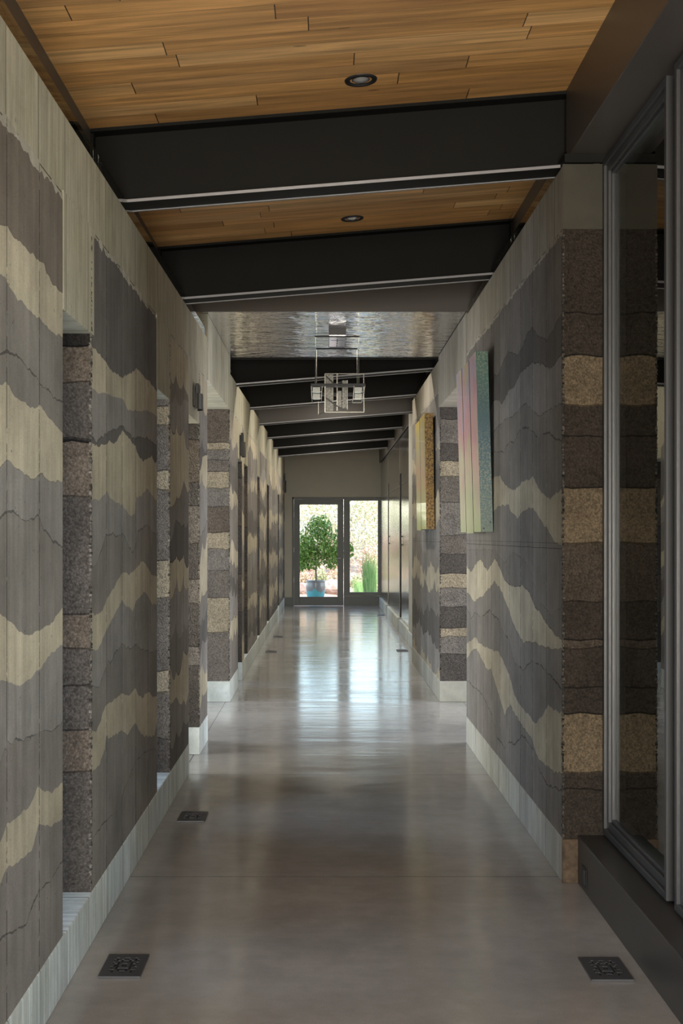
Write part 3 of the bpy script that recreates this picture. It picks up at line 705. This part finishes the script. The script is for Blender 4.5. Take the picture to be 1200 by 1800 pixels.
# ---------------------------------------------------------------- floor vents
PAT = ["x.xx..xx.x", "..x.xx.x..", "xx......xx", ".x.xxxx.x.", "x..x..x..x", "x..x..x..x", ".x.xxxx.x.", "xx......xx", "..x.xx.x..", "x.xx..xx.x"]
def vent(x, y, label, proto=[None]):
    if proto[0]:
        return dup(proto[0], (x, y, 0.001), label)
    t = thing('floor_vent', (x, y, 0.001), label, 'floor vent', 'floor registers'); proto[0] = t
    W, D = 0.072, 0.113; iw, idp = 0.046, 0.075
    mb = MB(); mb.box(-W, W, -D, -idp, 0, 0.007).box(-W, W, idp, D, 0, 0.007).box(-W, -iw, -idp, idp, 0, 0.007).box(iw, W, -idp, idp, 0, 0.007)
    cw, ch = 2*iw/10, 2*idp/10
    for r_, row in enumerate(PAT):
        for c_, q in enumerate(row):
            x0, y0 = -iw+c_*cw, -idp+r_*ch
            if q == 'x': mb.box(x0, x0+cw, y0, y0+ch, 0.001, 0.0068)
            else: mb.box(x0, x0+cw*0.12, y0, y0+ch, 0.001, 0.0066)
    mb.build('grille', vent_m, t)
    MB().box(-iw-0.001, iw+0.001, -idp-0.001, idp+0.001, 0.0, 0.0042).build('duct_opening', hole_m, t)
    return t
vent(-0.697, 4.353, 'black patterned floor vent at lower left, nearest to the left wall')
vent(0.969, 4.323, 'black patterned floor vent at lower right, beside the dark metal ledge')
vent(-0.702, 6.665, 'black floor vent on the left opposite the second wall slot')
vent(-0.69, 16.2, 'small dark floor vent at left, nearer of the two far ones')
vent(-0.69, 18.6, 'small dark floor vent at left, farthest along the left wall')
vent(1.01, 16.35, 'small dark floor vent at right, in front of the plaster pier')
vent(1.06, 23.7, 'faint dark floor vent at right near the end door')

# outlet on the ledge
t = thing('wall_outlet', (1.093, 5.265, 0.065), 'small black outlet plate on the dark metal ledge beside the wall end', 'outlet')
MB().box(-0.004, 0, -0.045, 0.045, -0.042, 0.042).build('cover_plate', black_m, t, bevel=0.002)
MB().box(-0.006, -0.004, -0.02, 0.02, -0.03, 0.03).build('socket', vent_m, t, bevel=0.001)

# ---------------------------------------------------------------- wall sconces
def sconce(y, z, h, label):
    t = thing('wall_sconce', (XL+E, y, z), label, 'wall light', 'black wall sconces')
    MB().box(0, 0.012, -0.16, 0.02, h*0.1, h*0.9).build('backplate', black_m, t, bevel=0.002)
    MB().box(0.012, 0.034, -0.14, -0.02, h*0.58, h).build('lamp_housing', black_m, t, bevel=0.003)
    mb = MB(); n = 10
    for i in range(n):
        a0, a1 = math.pi*i/n, math.pi*(i+1)/n
        p = lambda a, r: (0.010+r*math.sin(a), -0.06+0.09*math.cos(a)*r/0.045)
        (x0, y0), (x1, y1) = p(a0, 0.045), p(a1, 0.045)
        (x2, y2), (x3, y3) = p(a0, 0.041), p(a1, 0.041)
        mb.quad((x0,y0,0),(x1,y1,0),(x1,y1,h*0.62),(x0,y0,h*0.62)); mb.quad((x2,y2,0),(x3,y3,0),(x3,y3,h*0.62),(x2,y2,h*0.62))
        mb.quad((x0,y0,h*.62),(x1,y1,h*.62),(x3,y3,h*.62),(x2,y2,h*.62)); mb.quad((x0,y0,0),(x1,y1,0),(x3,y3,0),(x2,y2,0))
    mb.build('shade', ledge_m, t, smooth=True)
sconce(8.30, 2.33, 0.165, 'black metal wall sconce above the nearest dark doorway on the left')
sconce(12.75, 2.30, 0.24, 'black metal wall sconce high on the left wall past the crossing')
sconce(26.1, 2.40, 0.40, 'black wall sconce at the far end of the left wall near the door')

# ---------------------------------------------------------------- pendant lamp
mica = N('textured_mica', 0.35, 0.2, (0.2, 0.2, 0.18))
mica.color(mica.mix(mica.rng(mica.noise(scale=70, det=4, rough=0.7), 0.35, 0.65, 0, 1), (0.09, 0.09, 0.08), (0.32, 0.31, 0.27))); mica = mica.m
chrome = simple('satin_nickel', (0.25, 0.245, 0.23), 0.22, 1.0, var=0.05)
canopy_m = simple('mirror_plate', (0.78, 0.78, 0.80), 0.12, 0.8, var=0.03)
frost = simple('cast_glass_lamp', (0.62, 0.64, 0.6), 0.15, 0.0, 0.8, var=0.15, sc=60)
sP = 217.0
def qx(px, s=sP): return (px-VX)/s
def qz(py, s=sP): return H + (VY-py)/s
t = thing('pendant_lamp', (0.10, 10.15, 3.13), 'pendant lamp of thin metal frames and mica panels hanging from the shiny metal ceiling', 'pendant lamp')
o_ = Vector(t.location)
def pl(name, mb, m, parent=None, **k):
    mb.v = [(a-o_.x, b-o_.y, c-o_.z) for a, b, c in mb.v]; return mb.build(name, m, parent or t, **k)
can = pl('canopy', MB().box(0.033, 0.168, 9.83, 10.5, 3.078, 3.13), black_m, bevel=0.002)
pl('canopy_plate', MB().box(0.036, 0.165, 9.835, 10.49, 3.0735, 3.078), canopy_m, can)
for y in (9.90, 10.03, 10.12, 10.24, 10.36): pl('screw', MB().lathe([(0.0001, -0.006), (0.005, -0.005), (0.005, 0)], 10, (0.1005, y, 3.0735)), black_m, can)
pl('canopy_seam', MB().box(0.05, 0.152, 10.07, 10.078, 3.0722, 3.0735), black_m, can)
for y, xa, xb in ((9.84, -0.078, 0.272), (10.49, -0.074, 0.276)):
    pl('crossbar', MB().tube((xa, y, 3.068), (xb, y, 3.068), 0.006), black_m)
    for x in (xa+0.006, xb-0.006):
        pl('cable', MB().tube((x, y, 3.068), (x if x > 0 else x, y, 2.70), 0.0016, 6), chrome)
        pl('cable_ferrule', MB().tube((x, y, 2.693), (x, y, 2.745), 0.006, 8), chrome)
# body: long bar
pl('body_bar', MB().box(-0.110, 0.318, 9.80, 9.90, 2.674, 2.694).box(-0.110, 0.318, 10.43, 10.53, 2.674, 2.694).box(-0.11, -0.09, 9.9, 10.43, 2.674, 2.694).box(0.298, 0.318, 9.9, 10.43, 2.674, 2.694), black_m, bevel=0.002)
def wire_rect(c, u, v, t_=0.004):
    c = Vector(c); u = Vector(u); v = Vector(v); p = [c-u-v, c+u-v, c+u+v, c-u+v]; mb = MB()
    for i in range(4): mb.bar(p[i], p[(i+1) % 4], t_)
    return mb
for xc in (-0.063, 0.272):   # end lamps: two stacked cast glass blocks in a thin cage
    lean = 0.0 if xc < 0 else 0.012
    pl('lamp_cage', MB().bar((xc-0.043, 9.80, 2.674), (xc-0.038-lean, 9.80, 2.575), 0.004).bar((xc+0.043, 9.80, 2.674), (xc+0.036-lean, 9.80, 2.575), 0.004)
       .bar((xc-0.038-lean, 9.80, 2.575), (xc+0.036-lean, 9.80, 2.575), 0.004).bar((xc-0.04, 9.80, 2.628), (xc+0.04, 9.80, 2.628), 0.004)
       .bar((xc-0.038-lean, 10.1, 2.575), (xc+0.036-lean, 10.1, 2.575), 0.004).bar((xc-0.038-lean, 9.8, 2.575), (xc-0.038-lean, 10.1, 2.575), 0.004).bar((xc+0.036-lean, 9.8, 2.575), (xc+0.036-lean, 10.1, 2.575), 0.004), chrome)
    for zz in (2.634, 2.582):
        pl('lamp_glass', MB().box(xc-0.03-lean*0.6, xc+0.026-lean*0.6, 9.83, 9.95, zz, zz+0.036), frost, bevel=0.004)
# hanging frames
yb = 9.86; s_ = F/yb
fx = lambda px: (px-VX)/s_
fz = lambda py: H + (VY-py)/s_
pl('large_frame', MB().bar((fx(571), yb, fz(657)), (fx(639), yb, fz(657)), 0.005).bar((fx(639), yb, fz(657)), (fx(639.5), yb, fz(724.5)), 0.006).bar((fx(639.5), yb, fz(724.5)), (fx(571), yb, fz(724.5)), 0.005).bar((fx(571), yb, fz(724.5)), (fx(571), yb, fz(657)), 0.008)
   .bar((fx(571), yb, fz(724.5)), (fx(559.5), yb+0.02, fz(728.5)), 0.005).bar((fx(559.5), yb+0.02, fz(728.5)), (fx(559.5), yb+0.02, fz(705)), 0.004), chrome)
y2 = 10.15; s3 = F/y2
gx = lambda px: (px-VX)/s3
gz = lambda py: H + (VY-py)/s3
pl('inner_frame', MB().bar((gx(592.3), y2, gz(657)), (gx(592.3), y2, gz(722)), 0.009).bar((gx(571), y2-0.2, gz(665)), (gx(591), y2, gz(678)), 0.006).bar((gx(571), y2-0.2, gz(703)), (gx(596), y2+0.02, gz(716)), 0.006)
   .bar((gx(559), y2, gz(681)), (gx(605), y2+0.2, gz(665)), 0.006).bar((gx(586), y2, gz(722)), (gx(611), y2+0.2, gz(715)), 0.006).bar((gx(611), y2+0.2, gz(663)), (gx(611), y2+0.2, gz(716)), 0.007).bar((gx(605), y2+0.2, gz(665)), (gx(611), y2+0.2, gz(663.5)), 0.006), chrome)
pl('mica_panel', MB().box(gx(571.8), gx(585.6), y2-0.02, y2-0.012, gz(723), gz(659)), mica)
pl('mica_panel', MB().box(gx(593.0), gx(600.2), y2+0.05, y2+0.058, gz(714), gz(686)), mica)
pl('mica_panel', MB().box(gx(601.8), gx(609.3), y2+0.12, y2+0.128, gz(715), gz(665.5)), mica)

# ---------------------------------------------------------------- wall art
def mat_artface(name, stops, warp, seed):
    n = N(name, 0.3, 0.0, spec=0.4, coat=0.25)
    v = n.scale((1, 1, 1)); X, Y, Z = n.xyz()
    a = n.noise((1, 5, 1.6), 1.5, 5, 0.6, warp, v=None)
    q = n.math('ADD', n.math('MULTIPLY', n.rng(Z, 1.5, 2.66, 0, 1), 0.72), n.math('MULTIPLY', n.math('SUBTRACT', a, 0.5), 1.3))
    q = n.math('ADD', q, seed)
    c = n.ramp(q, stops)
    st = n.noise((1, 60, 1.2), 1.5, 3)
    n.color(n.mul(c, n.rng(st, 0.3, 0.7, 0.85, 1.12))); n.bump(n.noise((1, 20, 1.5), 2, 3), 0.05, 0.01)
    return n.m
face1 = mat_artface('pastel_resin', [(0.0, (0.50, 0.56, 0.30)), (0.18, (0.52, 0.52, 0.36)), (0.33, (0.55, 0.45, 0.36)), (0.48, (0.62, 0.30, 0.36)), (0.6, (0.55, 0.38, 0.42)), (0.7, (0.38, 0.38, 0.55)), (0.82, (0.58, 0.45, 0.22)), (1.0, (0.45, 0.46, 0.42))], 1.2, 0.05)
face2 = mat_artface('gold_resin', [(0.0, (0.46, 0.44, 0.16)), (0.25, (0.45, 0.45, 0.22)), (0.4, (0.50, 0.28, 0.20)), (0.55, (0.33, 0.34, 0.24)), (0.72, (0.42, 0.33, 0.10)), (1.0, (0.50, 0.31, 0.06))], 1.5, 0.02)
def mat_teal():
    n = N('distressed_teal', 0.45, spec=0.5, coat=0.2); X, Y, Z = n.xyz()
    zz = n.rng(Z, 1.52, 2.63, 0, 1)
    c = n.ramp(zz, [(0.0, (0.14, 0.22, 0.18)), (0.3, (0.06, 0.17, 0.20)), (0.5, (0.012, 0.11, 0.16)), (0.72, (0.006, 0.085, 0.10)), (0.85, (0.02, 0.13, 0.11)), (1.0, (0.045, 0.16, 0.11))])
    sp = n.math('GREATER_THAN', n.noise(scale=75, det=4, rough=0.7), 0.52)
    amt = n.ramp(zz, [(0.0, (0.35,)*3), (0.3, (0.85,)*3), (0.5, (0.45,)*3), (0.62, (0.03,)*3), (0.78, (0.25,)*3), (1.0, (0.5,)*3)])
    am = n.n('ShaderNodeSeparateColor'); n.L(amt, am.inputs[0])
    c = n.mul(c, 0.75)
    c = n.mix(n.math('MULTIPLY', sp, am.outputs[0]), c, (0.24, 0.25, 0.19))
    n.color(c); return n.m
def mat_goldside():
    n = N('distressed_gold', 0.42, 0.3, spec=0.5, coat=0.2)
    a = n.noise(scale=55, det=4, rough=0.7)
    n.color(n.ramp(a, [(0.38, (0.03, 0.015, 0.004)), (0.5, (0.17, 0.095, 0.018)), (0.65, (0.30, 0.18, 0.045))])); return n.m
teal = mat_teal(); goldside = mat_goldside()
alum = simple('bright_panel_edge', (0.6, 0.66, 0.52), 0.3, 0.5)
def art(name, yn, cuts, xt, xb, zt, zb, depth, face, side, label):
    """tilted boxes hung clear of the wall: front plane x runs from xt (top) to xb (bottom)"""
    t = thing(name, (xb+depth, (cuts[0]+cuts[-1])/2, zb), label, 'wall art'); o = t.location
    for i in range(len(cuts)-1):
        y0, y1 = cuts[i]+(0.035 if i else 0), cuts[i+1]; dz = -0.007*(i % 2); dx = 0.0
        v = []
        for (z, x) in ((zb+dz, xb+dx), (zt+dz, xt+dx)):
            for y in (y0, y1): v += [(x, y, z), (x+depth, y, z)]
        v = [(a-o.x, b-o.y, c-o.z) for a, b, c in v]
        mb = MB(); mb.v = v
        mb.f = [(0,1,5,4), (2,6,7,3), (0,4,6,2), (1,3,7,5), (0,2,3,1), (4,5,7,6)]
        mb.m = [1, 1, 0, 1, 2, 1]; mb.c = [None]*6
        p = mb.build('art_panel', [face, side if i == 0 else ledge_m, alum], t, bevel=0.0015)
    for (zz, k) in ((zt-0.02, 0.25), (zt-0.062, 0.8), (zb+0.06, 0.8), (zb+0.022, 0.25)):
        xx = xt + (xb-xt)*(zt-zz)/(zt-zb) + depth*k
        MB().lathe([(0.0001, -0.0025), (0.0045, -0.0015), (0.0045, 0.0)], 10, (xx-o.x, cuts[0]-o.y, zz-o.z), axis=Matrix.Rotation(-math.pi/2, 4, 'X')).build('rivet', black_m, t)
    MB().box(xb+depth+0.001-o.x, XR-o.x+0.012, cuts[0]+0.15-o.y, cuts[-1]-0.15-o.y, 0.15, zt-zb-0.2).build('hanging_cleat', black_m, t)
    return t
art('wall_art', 7.64, [7.64, 7.985, 8.40, 8.76], 0.920, 0.952, 2.628, 1.524, 0.076, face1, teal, 'tall pastel panel artwork with turquoise side, leaning off the near right wall')
art('wall_art', 11.7, [11.76, 12.35, 12.95], 0.936, 0.954, 2.655, 1.564, 0.08, face2, goldside, 'golden panel artwork with mottled brown side on the right wall past the crossing')

# ---------------------------------------------------------------- garden beyond the door
def mat_leaf(name, c1, c2):
    n = N(name, 0.5, spec=0.4)
    f = n.n('ShaderNodeNewGeometry').outputs['Random Per Island']
    n.color(n.mix(f, c1, c2)); n.b.inputs['Subsurface Weight'].default_value = 0.0
    return n.m
soil = N('gravel_soil', 0.9); soil.color(soil.mix(soil.noise(scale=6, det=6, rough=0.7), (0.36, 0.25, 0.18), (0.62, 0.50, 0.40))); soil = soil.m
rock = N('pink_rock', 0.85); rock.color(rock.mix(rock.rng(rock.noise(scale=3, det=6, rough=0.7), 0.35, 0.65, 0, 1), (0.30, 0.19, 0.15), (0.62, 0.48, 0.42))); rock.bump(rock.noise(scale=9, det=5), 0.5, 0.05); rock = rock.m
def leaves(mb, c, rad, n, size, rng, squash=1.0, hollow=0.25, droop=0.0, zmin=None):
    for _ in range(n):
        d = rng.normal(size=3); d /= np.linalg.norm(d)+1e-6; r = (hollow + (1-hollow)*rng.rand()**0.6)
        p = Vector((c[0]+d[0]*rad[0]*r, c[1]+d[1]*rad[1]*r, c[2]+d[2]*rad[2]*r))
        if zmin is not None and p.z < zmin: continue
        a = Vector(rng.normal(size=3)); a.z -= droop; a.normalize(); b = a.cross(Vector(rng.normal(size=3))).normalized()
        s = size*rng.uniform(0.6, 1.3); w_ = s*0.42
        mb.quad(tuple(p-a*s), tuple(p+b*w_), tuple(p+a*s), tuple(p-b*w_))
rg = np.random.RandomState(5)
# ground and hill
mb = MB(); nx, ny = 40, 40
def gz_(x, y): 
    h = max(0, (y-30.0))
    return 0.0 - 0.02 + 0.06*h + 0.10*math.sin(x*1.3+y*0.7)*min(1, h/3) + 0.05*math.sin(x*3.1-y*1.9)*min(1, h/2)
for i in range(nx):
    for j in range(ny):
        X0, X1 = -12+24*i/nx, -12+24*(i+1)/nx; Y0_, Y1_ = 27.13+33*j/ny, 27.13+33*(j+1)/ny
        mb.quad(*[(a, b, gz_(a, b)) for a, b in ((X0,Y0_),(X1,Y0_),(X1,Y1_),(X0,Y1_))])
o = mb.build('ground', soil); o['kind'] = 'structure'
# potted tree
glaze = N('glazed_pot', 0.25, spec=0.6, coat=0.4); gX, gY, gZ = glaze.xyz()
gf = glaze.math('ADD', gZ, glaze.math('MULTIPLY', glaze.noise(scale=9, det=4), 0.28))
glaze.color(glaze.mix(glaze.math('GREATER_THAN', gf, 0.385), (0.10, 0.42, 0.46), glaze.mix(glaze.noise(scale=40, det=3), (0.13, 0.14, 0.15), (0.34, 0.32, 0.30)))); glaze = glaze.m
bark = simple('grey_bark', (0.22, 0.17, 0.13), 0.85)
YP = 28.6; sp = F/YP; tx = (554.5-VX)/sp
t = thing('potted_tree', (tx, YP, -0.02), 'leafy green tree in a turquoise glazed pot outside the end door', 'potted plant')
pot = MB().lathe([(0.0001, 0), (0.145, 0), (0.16, 0.02), (0.20, 0.16), (0.225, 0.33), (0.222, 0.44), (0.212, 0.475), (0.222, 0.49), (0.218, 0.50), (0.20, 0.495), (0.195, 0.45), (0.0001, 0.45)], 40).build('pot', glaze, t, smooth=True)
MB().lathe([(0.196, 0.455), (0.1, 0.47), (0.0001, 0.475)], 24).build('soil', soil, t)
mb = MB(); mb.tube((0.01, 0, 0.45), (0.0, 0.02, 1.15), 0.022, 10, 0.016)
for k in range(9):
    a = k*2.4; mb.tube((0, 0.02, 0.85+0.05*k), (0.42*math.cos(a), 0.3*math.sin(a), 1.15+0.09*k), 0.010, 6, 0.003)
mb.build('trunk', bark, t)
mb = MB()
for (cx_, cz_, r) in ((0.0, 1.4, 0.45), (-0.25, 1.25, 0.32), (0.38, 1.3, 0.38), (0.1, 1.72, 0.3), (-0.1, 1.0, 0.3), (0.35, 1.0, 0.26), (-0.35, 0.9, 0.2), (0.62, 1.2, 0.26)):
    leaves(mb, (cx_, 0, cz_), (r, r*0.9, r), int(800*r/0.4), 0.043, rg, droop=0.9)
mb.build('foliage', mat_leaf('citrus_leaves', (0.08, 0.22, 0.03), (0.36, 0.52, 0.12)), t)
# tall grass clump
gm = mat_leaf('feather_grass', (0.13, 0.34, 0.10), (0.42, 0.60, 0.26))
def grass(x, y, h, n, spread, label):
    mb = MB()
    for _ in range(n):
        a = rg.uniform(0, 6.28); r = rg.uniform(0, spread*0.5); bx, by = r*math.cos(a), r*math.sin(a)
        L_ = h*rg.uniform(0.6, 1.08); lean = rg.uniform(0.02, 0.16); w_ = 0.005
        ca, sa = math.cos(a), math.sin(a); ps = []
        for q in range(5):
            f_ = q/4; ps.append((bx+ca*lean*L_*f_**1.8, by+sa*lean*L_*f_**1.8, L_*f_, w_*(1-f_*0.9)))
        for q in range(4):
            p, r2 = ps[q], ps[q+1]
            mb.quad((p[0]-p[3], p[1], p[2]), (p[0]+p[3], p[1], p[2]), (r2[0]+r2[3], r2[1], r2[2]), (r2[0]-r2[3], r2[1], r2[2]))
    o = mb.build('grass_clump', gm); o.location = (x, y, gz_(x, y)); return tag(o, label, 'grass')
grass((650-VX)/(F/29.2), 29.2, 1.12, 420, 0.30, 'tall upright green grass clump outside the sidelight')
grass((632-VX)/(F/30.6), 30.6, 0.45, 160, 0.4, 'low grass tuft left of the tall grass clump')
# stake
o = MB().tube((0, 0, 0), (-0.04, 0, 0.95), 0.012).build('garden_stake', bark); o.location = ((640-VX)/(F/30.2), 30.2, gz_(0.8, 30.2)-0.02); tag(o, 'thin leaning wooden stake behind the sidelight glass', 'stake')
# rocks
def rockm(x, y, r, label):
    import bmesh
    bm = bmesh.new(); bmesh.ops.create_icosphere(bm, subdivisions=3, radius=1)
    ph = rg.rand(6)*6
    for v in bm.verts:
        c = v.co; k = 1+0.16*math.sin(2.3*c.x+ph[0])+0.14*math.sin(3.1*c.y+ph[1])+0.12*math.sin(4*c.z+ph[2])+0.05*math.sin(9*c.x+ph[3])
        v.co = Vector((c.x*r*k, c.y*r*k*0.8, c.z*r*0.62*k))
    me = bpy.data.meshes.new('boulder'); bm.to_mesh(me); bm.free(); me.materials.append(rock)
    o = bpy.data.objects.new('boulder', me); C.objects.link(o); o.location = (x, y, gz_(x, y)+r*0.25); return tag(o, label, 'rock', 'garden boulders')
for px, y, r, lab in ((533, 31.0, 0.30, 'pinkish boulder left behind the turquoise pot'), (578, 31.6, 0.42, 'large reddish boulder right behind the turquoise pot'),
                  (556, 33.2, 0.34, 'broad pale boulder behind the tree trunk'), (617, 31.2, 0.26, 'brown boulder at the lower left of the sidelight'),
                  (628, 33.4, 0.3, 'pale boulder above the brown one in the sidelight'),
                  (660, 33.4, 0.28, 'boulder behind the tall grass clump')):
    rockm((px-VX)/(F/y), y, r, lab)
# shrubs on the slope
lm = [mat_leaf('dry_brush', (0.55, 0.40, 0.24), (0.80, 0.66, 0.48)), mat_leaf('sage_brush', (0.46, 0.44, 0.26), (0.70, 0.66, 0.44)), mat_leaf('green_brush', (0.36, 0.40, 0.18), (0.62, 0.60, 0.36)),
      mat_leaf('rosy_brush', (0.60, 0.34, 0.26), (0.82, 0.58, 0.48)), mat_leaf('grey_brush', (0.42, 0.42, 0.36), (0.62, 0.60, 0.52))]
desc = ['pale dry tan shrub', 'sage-tan shrub', 'yellow-green shrub', 'rosy dry shrub', 'greyish shrub']
rows = [(32.1, 0.45), (34.6, 0.75), (36.4, 1.05), (39.0, 1.4), (42.6, 1.8), (47.0, 2.2)]
wh = ['low in the garden', 'a little farther back', 'midway back', 'past the middle', 'far back', 'in the farthest row']
used = {}
def where(px):
    for lim, w_ in ((536, 'left side of the door glass'), (562, 'middle of the door glass'), (594, 'right side of the door glass'), (614, 'behind the door stile'), (640, 'left half of the sidelight'), (668, 'right half of the sidelight')):
        if px < lim: return w_
    return 'beyond the sidelight edge'
for ri, (y, rr) in enumerate(rows):
    sp_ = F/y; step = 1.3*rr*sp_; nn = max(3, int(math.ceil(165/step)))
    for ci in range(nn):
        px = 512 + 165*(ci+0.5)/nn + rg.uniform(-2, 2); x = (px-VX)/sp_; rs = rr*rg.uniform(0.85, 1.1); k_ = (ri*3 + ci*2 + ci//2) % 5
        mb = MB(); leaves(mb, (0, 0, rs*0.62), (rs*0.55, rs*0.42, rs*0.78), int(420+900*rr), 0.028+0.016*rr, rg, hollow=0.12, zmin=0.0)
        fo = mb.build('foliage', lm[k_]); lab = '%s %s, %s' % (desc[k_], wh[ri], where(px))
        if lab in used: lab = lab.replace('shrub ', 'shrub just right of its twin ', 1)
        used[lab] = 1
        sh = thing('shrub', (x, y+(0.25 if ci % 2 else -0.25)*rr, gz_(x, y)-0.03), lab, 'shrub', 'shrubs on the slope')
        fo.parent = sh
        for q in range(3):
            a = q*2.1; st = MB().tube((0, 0, 0), (rs*0.4*math.cos(a), rs*0.3*math.sin(a), rs*0.9), 0.012, 5, 0.004).build('stem', bark, sh)
